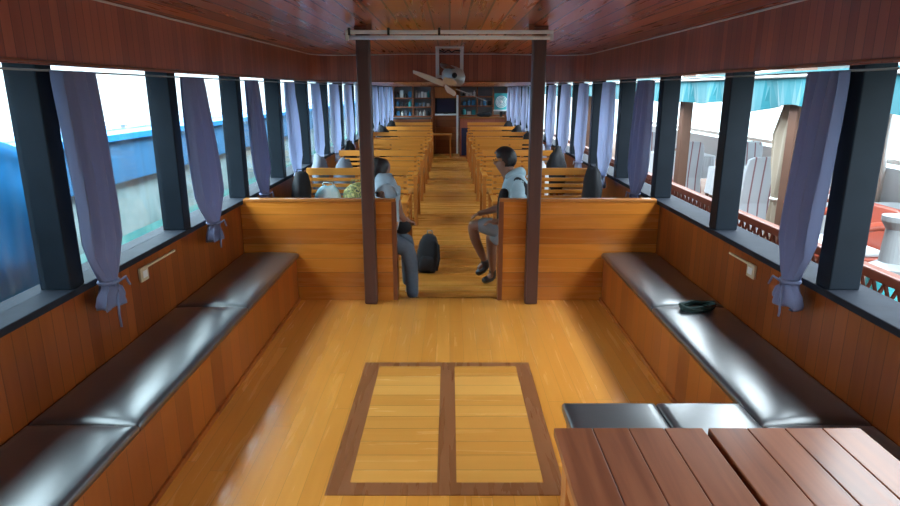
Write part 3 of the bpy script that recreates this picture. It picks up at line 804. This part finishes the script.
# backpack in aisle
bp = thing('backpack', 'black backpack standing on the aisle floor near the left seats', 'backpack', (-.25, 6.35, LOW))
rt = ry(R(7))
m = MB(); rings = []
for z, wx, wy in ((0, .085, .06), (.01, .105, .085), (.10, .115, .095), (.22, .112, .09), (.32, .098, .075), (.385, .07, .05), (.41, .03, .02)):
    ring = []
    for k in range(28):
        a = 2*math.pi*k/28; c_, s_ = math.cos(a), math.sin(a)
        ring.append(Vector((-.26, 6.35, LOW)) + rt @ Vector((wx*math.copysign(abs(c_)**.6, c_), wy*math.copysign(abs(s_)**.7, s_), z)))
    rings.append(ring)
m.rings(rings).build('body', M['dark'], bp, smooth=True)
m = MB(); rings = []
for z, wx, wy in ((.03, .06, .015), (.05, .075, .035), (.16, .072, .035), (.19, .05, .02)):
    rings.append([Vector((-.26, 6.26, LOW)) + rt @ Vector((wx*math.copysign(abs(math.cos(2*math.pi*k/20))**.6, math.cos(2*math.pi*k/20)), wy*math.sin(2*math.pi*k/20), z)) for k in range(20)])
m.rings(rings).build('front_pocket', M['dark'], bp, smooth=True)
MB().tube([(-.245, 6.36, LOW+.39), (-.235, 6.36, LOW+.44), (-.19, 6.36, LOW+.44), (-.18, 6.36, LOW+.39)], .007, 6).build('handle', M['grey'], bp, smooth=True)
MB().tube([(-.17, 6.30, LOW+.36), (-.12, 6.28, LOW+.30), (-.115, 6.27, LOW+.15), (-.14, 6.27, LOW+.03)], .012, 6).build('strap', M['dark'], bp, smooth=True)

# bags and bundles on seats / sills
def bag(name, c, d, mat, label, cat, seed, handle=None, rot=None):
    base = (c[0], c[1], c[2])
    r = thing(name, label, cat, base)
    MB().blob((c[0], c[1], c[2]+d[2]*.86), d, seed, .10, rot=rot).build('bag_body', mat, r, smooth=True)
    if handle:
        x0 = d[0]*.45
        MB().tube([(c[0]-x0, c[1], c[2]+d[2]*1.6), (c[0]-x0*.7, c[1], c[2]+d[2]*1.75+handle), (c[0]+x0*.7, c[1], c[2]+d[2]*1.75+handle), (c[0]+x0, c[1], c[2]+d[2]*1.6)], .007, 6).build('handle', mat, r, smooth=True)
    return r
SE = .362
bag('carrier_bag', (-1.34, 6.76, SE), (.155, .12, .205), M['bagw'], 'white and turquoise carrier bag on the first left slatted seat', 'bag', 11, .05)
bag('floral_bag', (-1.02, 6.70, SE), (.145, .12, .225), M['bagf'], 'yellow green floral bag on the seat beside the left post', 'bag', 12, .05)
bag('shoulder_bag', (-1.57, 6.50, SE+.02), (.10, .18, .30), M['dark'], 'tall dark shoulder bag against the left wall before the first bench', 'bag', 13, .04)
bag('jacket_bundle', (-1.54, 7.32, SE), (.10, .18, .36), M['grey'], 'grey jacket bundle behind the first left slatted bench by the wall', 'jacket', 14)
bag('jacket_bundle', (-1.24, 7.30, SE), (.14, .14, .33), M['grey'], 'grey jacket bundle behind the first left bench, nearer the aisle', 'jacket', 15)
bag('daypack', (-1.50, 9.35, SE), (.11, .16, .35), M['dark'], 'black daypack behind the second left slatted bench', 'bag', 16, .04)
bag('daypack', (-1.26, 9.36, SE), (.09, .12, .32), M['balus'], 'brown daypack behind the second left slatted bench', 'bag', 17, .04)
bag('travel_bag', (1.50, 6.50, SE), (.10, .2, .34), M['dark'], 'tall dark travel bag against the right wall before the first bench', 'bag', 18, .05)
bag('travel_bag', (1.50, 8.75, SE), (.14, .18, .33), M['dark'], 'dark travel bag on the second right slatted bench by the wall', 'bag', 19, .05)
bag('plastic_bag', (1.02, 7.28, SE), (.14, .14, .34), M['plast'], 'crumpled white plastic bag behind the first right slatted bench', 'bag', 20)
bag('travel_bag', (1.44, 11.35, SE), (.15, .16, .36), M['dark'], 'dark travel bag behind the third right slatted bench', 'bag', 21, .04)
bag('plastic_bag', (1.36, 9.36, SE), (.10, .12, .33), M['plast'], 'white plastic bag behind the second right slatted bench', 'bag', 22)
for i, (sx, yy) in enumerate(((-1, 13.35), (-1, 15.35), (1, 13.35), (1, 15.35))):
    bag('daypack', (sx*1.42, yy, SE), (.15, .14, .36), M['dark'], 'black daypack behind the %s %s slatted bench' % (('fourth', 'fifth')[yy > 14], 'left' if sx < 0 else 'right'), 'bag', 30+i)

# ------------------------------------------------------------------ far end furniture
FE = ENDY
def items(x0, x1, y, z, n, seed, group, where, hmax=.3):
    rng = random.Random(seed); mats = ['white', 'bluei', 'teali', 'grey', 'black', 'white', 'trim']
    names = {'white': 'white', 'bluei': 'blue', 'teali': 'teal', 'grey': 'grey', 'black': 'black', 'trim': 'silver'}
    for i in range(n):
        x_ = x0+(x1-x0)*(i+.5)/n; mt = mats[rng.randrange(len(mats))]; hh = rng.uniform(.5, 1)*hmax; r = min(.055, (x1-x0)/n*.38)
        m = MB()
        if rng.random() < .5: m.lathe([(r*.9, 0), (r, .01), (r, hh*.65), (r*.35, hh*.8), (r*.35, hh), (r*.2, hh)], (x_, y, z), 12); nm = 'bottle'
        else: m.box(x_-r, x_+r, y-.05, y+.05, z, z+hh*.8); nm = 'box'
        o = m.build(nm, M[mt], smooth=False)
        tag(o, '%s %s on %s, %s from the left' % (names[mt], nm, where, ORD[i]), nm, group)
sh = thing('shelf_unit', 'open dark wood shelf unit left at the far end wall', 'shelf', (-1.1, FE-.35, LOW))
for x_ in (-1.7, -1.12, -.56): MB().box(x_, x_+.035, FE-.42, FE-.02, LOW, 1.84).build('side_panel', M['shelfwood'], sh)
for z_ in (1.0, 1.27, 1.53): MB().box(-1.665, -.56, FE-.42, FE-.02, z_-.03, z_).build('shelf', M['shelfwood'], sh)
MB().box(-1.70, -.525, FE-.44, FE-.42, LOW, .97).build('lower_front', M['shelfwood'], sh)
MB().box(-1.665, -.56, FE-.03, FE-.015, 1.0, 1.84).build('back_panel', M['greyp'], sh)
items(-1.62, -1.14, FE-.25, 1.0, 4, 1, 'items on the lower far shelf', 'the lower far left shelf', .22)
items(-1.06, -.6, FE-.25, 1.0, 4, 2, 'items on the lower far shelf', 'the lower far middle shelf', .22)
items(-1.62, -1.14, FE-.25, 1.27, 4, 3, 'items on the middle far shelf', 'the middle far left shelf', .22)
items(-1.06, -.6, FE-.25, 1.27, 4, 4, 'items on the middle far shelf', 'the middle far shelf beside the screen', .22)
items(-1.62, -1.14, FE-.25, 1.53, 4, 5, 'items on the top far shelf', 'the top far left shelf', .27)
items(-1.06, -.6, FE-.25, 1.53, 5, 6, 'items on the top far shelf', 'the top far shelf beside the screen', .27)
ct = thing('counter', 'dark topped counter in front of the far left shelves', 'counter', (-1.1, FE-.9, LOW))
MB().box(-1.7, -.55, FE-1.1, FE-.55, .93, .97).build('countertop', M['vinyl'], ct, bevel=.005)
MB().box(-1.7, -.57, FE-1.06, FE-.60, LOW, .93).build('carcass', M['shelfwood'], ct)
# centre cabinet with screen
cc = thing('centre_cabinet', 'tall wooden cabinet framing the screen at the end of the aisle', 'cabinet', (-.15, FE-.3, LOW))
MB().box(-.52, -.45, FE-.5, FE-.02, LOW, 1.84).build('side_panel', M['redpost'], cc)
MB().box(.19, .25, FE-.5, FE-.02, LOW, 1.60).build('side_panel', M['white'], cc)
MB().box(-.45, .19, FE-.40, FE-.36, 1.52, 1.84).build('top_panel', M['slat_r'], cc)
MB().box(-.45, .19, FE-.50, FE-.02, 1.02, 1.06).build('shelf', M['white'], cc)
MB().box(-.45, .19, FE-.30, FE-.26, LOW, 1.02).build('lower_panel', M['shelfwood'], cc)
MB().box(-.45, .19, FE-.06, FE-.03, 1.06, 1.52).build('back_panel', M['black'], cc)
sc = thing('screen', 'black television screen on the white shelf at the far end', 'television', (-.13, FE-.3, 1.06))
MB().box(-.41, .15, FE-.30, FE-.26, 1.10, 1.50).build('bezel', M['black'], sc, bevel=.006)
MB().box(-.39, .13, FE-.304, FE-.30, 1.12, 1.48).build('display', M['navy'], sc)
MB().box(-.2, -.06, FE-.33, FE-.22, 1.06, 1.10).build('stand', M['black'], sc)
# small stool/table in aisle end
sto = thing('small_table', 'low table with pale top at the end of the aisle', 'table', (-.25, FE-1.4, LOW))
MB().box(-.55, .05, FE-1.6, FE-1.2, .50, .54).build('tabletop', M['seatw'], sto, bevel=.005)
for lx in (-.53, -.01):
    for ly in (FE-1.58, FE-1.26): MB().box(lx, lx+.04, ly, ly+.04, LOW, .50).build('leg', M['slat_r'], sto)
# desk right
dk = thing('service_desk', 'reddish service desk with navy door on the right of the far end', 'desk', (1, FE-1.1, LOW))
MB().box(.26, 1.58, FE-1.35, FE-.75, .96, 1.0).build('desktop', M['seatw'], dk, bevel=.005)
MB().box(.28, 1.56, FE-1.30, FE-.8, LOW, .96).build('carcass', M['desk'], dk)
MB().box(.33, .72, FE-1.318, FE-1.30, -.08, .70).build('door', M['navy'], dk, bevel=.004)
sh2 = thing('wall_rack', 'open rack with teal and grey things right at the far end wall', 'shelf', (.9, FE-.2, 1.0))
for x_ in (.28, .80, 1.28, 1.68): MB().box(x_, x_+.03, FE-.35, FE-.02, 1.0, 1.84).build('side_panel', M['shelfwood'], sh2)
for z_ in (1.03, 1.30, 1.57): MB().box(.31, 1.68, FE-.35, FE-.02, z_-.03, z_).build('shelf', M['shelfwood'], sh2)
MB().box(.28, 1.71, FE-.03, FE-.012, 1.0, 1.84).build('back_panel', M['greyp'], sh2)
MB().box(.28, 1.71, FE-.33, FE-.04, LOW, 1.0).build('base_panel', M['shelfwood'], sh2)
items(.36, .78, FE-.2, 1.03, 3, 7, 'things on the far right rack', 'the lower shelf of the far right rack', .22)
items(.36, .78, FE-.2, 1.30, 3, 8, 'things on the far right rack', 'the middle shelf of the far right rack', .22)
items(.86, 1.24, FE-.2, 1.30, 3, 9, 'things on the far right rack', 'the middle shelf near the table fan', .22)
items(.36, .78, FE-.2, 1.57, 4, 10, 'things on the far right rack', 'the top shelf of the far right rack', .22)
# table fan on desk
tf = thing('table_fan', 'round white fan on a teal board above the service desk', 'fan', (1.5, FE-1.0, 1.0))
MB().box(1.28, 1.68, FE-.98, FE-.95, 1.20, 1.66).build('backboard', M['teali'], tf)
MB().box(1.26, 1.70, FE-1.02, FE-.93, 1.16, 1.20).build('ledge', M['white'], tf)
MB().box(1.44, 1.52, FE-1.0, FE-.94, 1.0, 1.16).build('stand', M['black'], tf)
g = MB()
for rr_ in (.16, .12, .08): g.tube([(1.48+rr_*math.cos(a), FE-1.03, 1.42+rr_*math.sin(a)) for a in [2*math.pi*k/28 for k in range(28)]], .012, 6, closed=True)
g.build('guard', M['white'], tf, smooth=True)
MB().lathe([(0, .03), (.05, .02), (.05, -.03), (0, -.04)], (1.48, FE-1.01, 1.42), 16, rx(R(90))).build('hub', M['white'], tf, smooth=True)
# far bags on desk top
MB_ = MB().blob((1.0, FE-1.1, 1.06), (.22, .12, .07), 40, .1); tag(MB_.build('cloth_bundle', M['dark'], smooth=True), 'dark bundle lying on the far right desk', 'bundle')

# ------------------------------------------------------------------ OUTSIDE
struct(MB().box(-60, 60, -40, 90, -1.25, -1.2).build('water', M['water'], base=(0, 0, -1.2)))
# left neighbour boat: long hull
lb = thing('moored_boat', 'pale hulled boat with blue tarpaulin band moored outside the left windows', 'boat', (-4.2, 10, -1.2))
def hullstrip(z0, z1, x0, x1, mat, name, th=1.6, y0=2.2, y1=30):
    bm = bmesh.new(); n = 40
    m = MB(); rings = []
    for i in range(n+1):
        y = y0+(y1-y0)*i/n; b_ = .05*math.sin(y*1.1)+.03*math.sin(y*2.7)
        rings.append([Vector((x0+b_*.3, y, z0)), Vector((x1+b_*.3, y, z1)), Vector((x1-th, y, z1)), Vector((x0-th, y, z0))])
    m.rings(rings); m.build(name, mat, lb)
hullstrip(-1.3, .36, -3.1, -3.22, M['hullt'], 'lower_hull')
hullstrip(.36, .88, -3.22, -3.28, M['hull'], 'upper_hull')
hullstrip(.88, 1.28, -3.20, -3.24, M['tarp2'], 'tarpaulin_band')
hullstrip(1.28, 1.34, -3.18, -3.18, M['tarp'], 'gunwale')
hullstrip(1.38, 1.44, -3.6, -3.6, M['pink'], 'handrail', th=.06)
for k in range(12): MB().box(-3.65, -3.6, 2.6+2.2*k, 2.66+2.2*k, 1.30, 1.40).build('rail_post', M['pink'], lb)
# blue hanging tarp near left
rows = []
m = MB(); ny, nz = 40, 24; grid = {}
def tarp_top(y): return 1.72-.30*max(0, (y-2.55))**1.2
for side in (0, 1):
    for i in range(ny+1):
        for j in range(nz+1):
            y = 1.0+2.65*i/ny; zt = tarp_top(y); z = -.3+(zt+.3)*j/nz
            x = -2.42+.05*math.sin(y*5+z*2.3)+.035*math.sin(z*6-y*3)+.02*math.sin(13*z+9*y)-side*.012
            grid[side, i, j] = m.bm.verts.new((x, y, z))
for side in (0, 1):
    for i in range(ny):
        for j in range(nz):
            m.bm.faces.new((grid[side, i, j], grid[side, i+1, j], grid[side, i+1, j+1], grid[side, i, j+1]))
for i in range(ny):
    for j in (0, nz): m.bm.faces.new((grid[0, i, j], grid[0, i+1, j], grid[1, i+1, j], grid[1, i, j]))
for j in range(nz):
    for i in (0, ny): m.bm.faces.new((grid[0, i, j], grid[0, i, j+1], grid[1, i, j+1], grid[1, i, j]))
tag(m.build('hanging_tarpaulin', M['tarp'], smooth=True), 'bright blue tarpaulin hanging outside the nearest left window', 'tarpaulin')
struct(MB().box(-2.56, -2.48, 2.44, 2.52, -1.2, 2.4).build('trim_%d' % tn, M['pink'])); tn += 1

# right neighbour boat
DX = 2.32
rb = thing('dining_boat', 'wooden boat deck with lattice railing and teal awning outside the right windows', 'boat', (4, 8, -1.2))
MB().box(DX, 7.2, -1, 26, -.08, 0).build('deck', M['deckw'], rb)
MB().box(DX, 7.2, -1, 26, -1.25, -.08).build('hull', M['balus'], rb)
rl = thing('deck_railing', 'brown lattice railing along the neighbouring dining boat, outside the right windows', 'railing', (DX+.03, 8, 0))
aw = thing('awning', 'teal canvas awning with hanging valance over the dining boat', 'awning', (3, 8, 1.57))
MB().box(DX, DX+.07, -1, 26, .74, .80).build('handrail', M['balus'], rl, bevel=.008)
MB().box(DX+.01, DX+.06, -1, 26, .50, .54).build('lower_rail', M['balus'], rl)
MB().box(DX+.01, DX+.05, -1, 26, 0, .50).build('railing_board', M['balus'], rl)
# lattice: small turned spindles / diamonds
lat = MB(); y = 1.8
while y < 12:
    for d in (1, -1):
        z0, z1 = (.54, .74) if d > 0 else (.74, .54)
        lat.tube([(DX+.035, y, z0), (DX+.035, y+.10, z1)], .011, 5, cap=False)
    y += .10
k_ = MB(); y = 1.8
lat.build('lattice', M['balus'], rl)
for yy in (2.1, 3.7, 5.3, 7.9, 10.6, 13.5, 17):
    if yy in (2.1, 3.7): continue
    MB().box(2.90, 3.02, yy, yy+.14, 0, 2.1).build('awning_pole', M['brown'], aw, bevel=.01)
# teal valance (scalloped) and awning
m = MB(); rings = []
n = 260; Y0, Y1 = 0, 26
for i in range(n+1):
    y = Y0+(Y1-Y0)*i/n; sc_ = .05*abs(math.sin(y*1.5+.4))+.02*math.sin(y*5)
    wob = .03*math.sin(y*7)+.02*math.sin(y*17)
    rings.append([Vector((2.84+wob, y, 1.57+sc_)), Vector((2.845, y, 1.86)), Vector((2.857, y, 1.86)), Vector((2.852+wob, y, 1.57+sc_))])
m.rings(rings).build('valance', M['tealc'], aw, smooth=False)
MB().box(2.82, 3.3, 0, 26, 1.88, 1.90).build('awning', M['tealc'], aw)
MB().box(3.3, 7.2, -1, 26, 2.06, 2.10).build('roof', M['greyp'], aw)

MB().tube([(2.83, 0, 1.87), (2.83, 26, 1.87)], .022, 8).build('awning_rail', M['white'], aw, smooth=True)
for yy in (1.2, 2.9, 4.6, 6.5, 8.5): MB().tube([(2.83, yy, 1.87), (3.9, yy+.25, 2.02)], .02, 6).build('awning_bar', M['white'], aw, smooth=True)
MB().tube([(3.9, 0, 2.02), (3.9, 14, 2.02)], .02, 6).build('awning_rail', M['white'], aw, smooth=True)
fr_ = thing('far_railing', 'white railing and thin poles along the far edge of the dining boat', 'railing', (6.95, 8, 0))
for yy in (1, 3.95, 6.7, 9.9, 13): MB().tube([(6.9, yy, 0), (6.9, yy, 2.2)], .04, 8).build('thin_pole', M['trim'], fr_, smooth=True)
MB().box(6.95, 7.05, -1, 26, .62, .70).build('handrail', M['white'], fr_)
MB().box(7.0, 7.1, -1, 26, .0, .55).build('bulwark', M['linen'], fr_)
# beige tied curtain on the neighbour's pole
bc = thing('beige_curtain', 'beige curtain tied round the brown pole of the dining boat', 'curtain', (3.05, 5.55, .5))
m = MB(); rings = []
for z, w in ((1.86, .10), (1.6, .15), (1.35, .2), (1.1, .17), (.9, .10), (.80, .05), (.74, .05), (.6, .12), (.3, .15), (.03, .16)):
    rings.append([Vector((3.06+.05*math.sin(a)+.018*math.sin(8*a+z), 5.62+w*math.cos(a)+(.1 if z < 1.6 else 0.02), z)) for a in [2*math.pi*k/64 for k in range(64)]])
m.rings(rings).build('drape', M['beige'], bc, smooth=True)
MB().tube([(3.06+.065*math.sin(a), 5.72+.065*math.cos(a), .77) for a in [2*math.pi*k/16 for k in range(16)]], .014, 6, closed=True).build('tie_band', M['white'], bc, smooth=True)

# tables and chairs of the neighbour
def dtable(x, y, label, w=.5, l=.7):
    r = thing('dining_table', label, 'table', (x, y, 0), 'cloth covered tables on the dining boat')
    rings = []
    for z, g_ in ((.76, -.01), (.755, 0), (.6, .012), (.42, .03)):
        ring = []
        for k in range(80):
            a = 2*math.pi*k/80; c_, s_ = math.cos(a), math.sin(a); q = (abs(c_)**8+abs(s_)**8)**(-1/8)
            rip = (1+(.02*math.sin(20*a) if z < .7 else 0))
            ring.append(Vector((x+(w/2*q*c_+g_*c_)*rip, y+(l/2*q*s_+g_*s_)*rip, z)))
        rings.append(ring)
    MB().rings(rings[::-1]).build('tablecloth', M['linen'], r, smooth=False)
    for sx in (-1, 1):
        for sy in (-1, 1): MB().box(x+sx*w*.4-.02, x+sx*w*.4+.02, y+sy*l*.4-.02, y+sy*l*.4+.02, 0, .5).build('leg', M['brown'], r)
    return r
def dchair(x, y, a, label):
    r = thing('covered_chair', label, 'chair', (x, y, 0)); r['group'] = 'striped covered chairs on the dining boat'
    # local coords around (x,y): sits facing +Y
    m = MB()
    m.rings([[Vector((x+wx*sx, y+o+wy*sy, z)) for sx, sy in ((-1, -1), (1, -1), (1, 1), (-1, 1))] for z, wx, wy, o in ((.02, .25, .25, 0), (.44, .21, .21, 0), (.48, .20, .20, 0))])
    m.build('seat_cover', M['redw'], r, bevel=.01)
    m = MB()
    m.rings([[Vector((x+wx*sx, y-.20+o+.025*sy, z)) for sx, sy in ((-1, -1), (1, -1), (1, 1), (-1, 1))] for z, wx, o in ((.02, .22, -.03), (.5, .20, 0), (.85, .20, -.04), (1.0, .17, -.06), (1.03, .10, -.065))])
    m.build('back_cover', M['chairx'], r, bevel=.012)
    r.rotation_euler = (0, 0, a)
    return r
M['chairx'] = stripes('striped_back', (.48, .53, .58), (.26, .14, .16), 'X', 9, .16)
dtable(3.85, 7.95, 'white clothed table behind the lattice railing, seen in the second right window', .8, .9)
dtable(3.75, 10.1, 'white clothed table further along the dining boat deck', .8, .9)
dtable(3.75, 5.15, 'white clothed table on the dining boat, seen past the nearest right post', .8, .9)
dtable(5.6, 9.2, 'white clothed table on the far side of the dining boat', .8, .9)
dtable(5.4, 6.3, 'white clothed table on the far side, behind the beige curtain', .8, .9)
cproto = dchair(3.5, 7.2, R(0), 'striped covered chair at the near end of the second window table')
for x, y, a, lab in ((4.25, 8.7, 180, 'striped covered chair on the far side of the second window table'), (3.5, 9.35, 0, 'striped covered chair at the near end of the further clothed table'),
                     (4.35, 9.4, 10, 'striped covered chair beside the aisle of the dining boat'), (5.0, 8.35, -60, 'striped covered chair facing the far side table'),
                     (3.6, 10.95, 180, 'striped covered chair beyond the further clothed table'), (4.6, 7.6, 80, 'striped covered chair turned to the second window table'),
                     (4.6, 5.4, 90, 'striped covered chair beside the table past the nearest post'), (4.9, 4.3, 40, 'striped covered chair at the edge past the nearest post'),
                     (5.9, 7.3, 150, 'striped covered chair by the far rail of the dining boat')):
    dup(cproto, (x, y, 0), lab, R(a))
# carved armchair
ac = thing('wooden_armchair', 'reddish carved wooden armchair on the dining boat past the nearest right post', 'armchair', (2.8, 4.3, 0))
MB().box(2.55, 3.0, 4.02, 4.62, .60, .65).build('seat', M['redw'], ac, bevel=.02)
MB().box(2.57, 2.93, 4.06, 4.58, .65, .70).build('seat_cushion', M['linen'], ac, bevel=.02)
m = MB(); rings = []
for z, w in ((.60, .26), (.72, .29), (.84, .31), (.93, .29), (.97, .20)): rings.append([Vector((2.98+.02*sx+.14*(z-.6), 4.32+w*sy, z)) for sx, sy in ((-1, -1), (1, -1), (1, 1), (-1, 1))])
m.rings(rings).build('backrest', M['redw'], ac, bevel=.015)
for yy in (4.04, 4.60):
    MB().tube([(3.02, yy, .86), (2.85, yy, .87), (2.66, yy, .84), (2.56, yy, .86), (2.54, yy, .92), (2.60, yy, .95), (2.63, yy, .91)], [.03, .03, .034, .04, .04, .036, .03], 10).build('armrest', M['redw'], ac, smooth=True)
    for xx in (2.60, 2.98): MB().tube([(xx, yy, 0), (xx, yy, .3), (xx, yy, .86)], [.022, .034, .028], 10).build('leg', M['redw'], ac, smooth=True)
bn = thing('teal_bin', 'teal drum with a grey pedestal on top behind the railing at the right edge', 'bin', (2.66, 3.6, 0))
MB().lathe([(.10, 0), (.11, .02), (.115, .66), (.11, .68)], (2.66, 3.6, 0), 24).build('bin_body', M['teali'], bn, smooth=False)
MB().lathe([(.12, .68), (.12, .72), (.07, .75), (.06, .95), (.09, 1.0), (.09, 1.03)], (2.66, 3.6, 0), 24).build('pedestal', M['greyp'], bn, smooth=False)

# distant shore hint: low hazy trees? bright sky only

# ------------------------------------------------------------------ world, camera
w = bpy.data.worlds.new('world'); bpy.context.scene.world = w; w.use_nodes = True
nt = w.node_tree; bg = nt.nodes['Background']
tc = nt.nodes.new('ShaderNodeTexCoord'); sp = nt.nodes.new('ShaderNodeSeparateXYZ'); cr = nt.nodes.new('ShaderNodeValToRGB')
nt.links.new(tc.outputs['Generated'], sp.inputs[0]); nt.links.new(sp.outputs['Z'], cr.inputs[0])
for i, (p, k) in enumerate(((0, .16), (.18, .26), (.42, .8), (.7, 1.0))):
    if i > 1: cr.color_ramp.elements.new(p)
    cr.color_ramp.elements[i].position = p; cr.color_ramp.elements[i].color = (.78*k, .92*k, 1.0*k, 1)
nt.links.new(cr.outputs[0], bg.inputs[0]); bg.inputs[1].default_value = 10




cam = bpy.data.cameras.new('camera'); co = bpy.data.objects.new('camera', cam); COL.objects.link(co)
cam.sensor_width = 36; cam.lens = 620/900*36; cam.clip_start = .05; cam.clip_end = 300
co.location = (0, 0, 1.75); co.rotation_euler = (R(90-14.73), 0, 0)
sc_ = bpy.context.scene; sc_.camera = co
sc_.view_settings.view_transform = 'Standard'; sc_.view_settings.look = 'None'; sc_.view_settings.exposure = 1.1; sc_.view_settings.gamma = 1
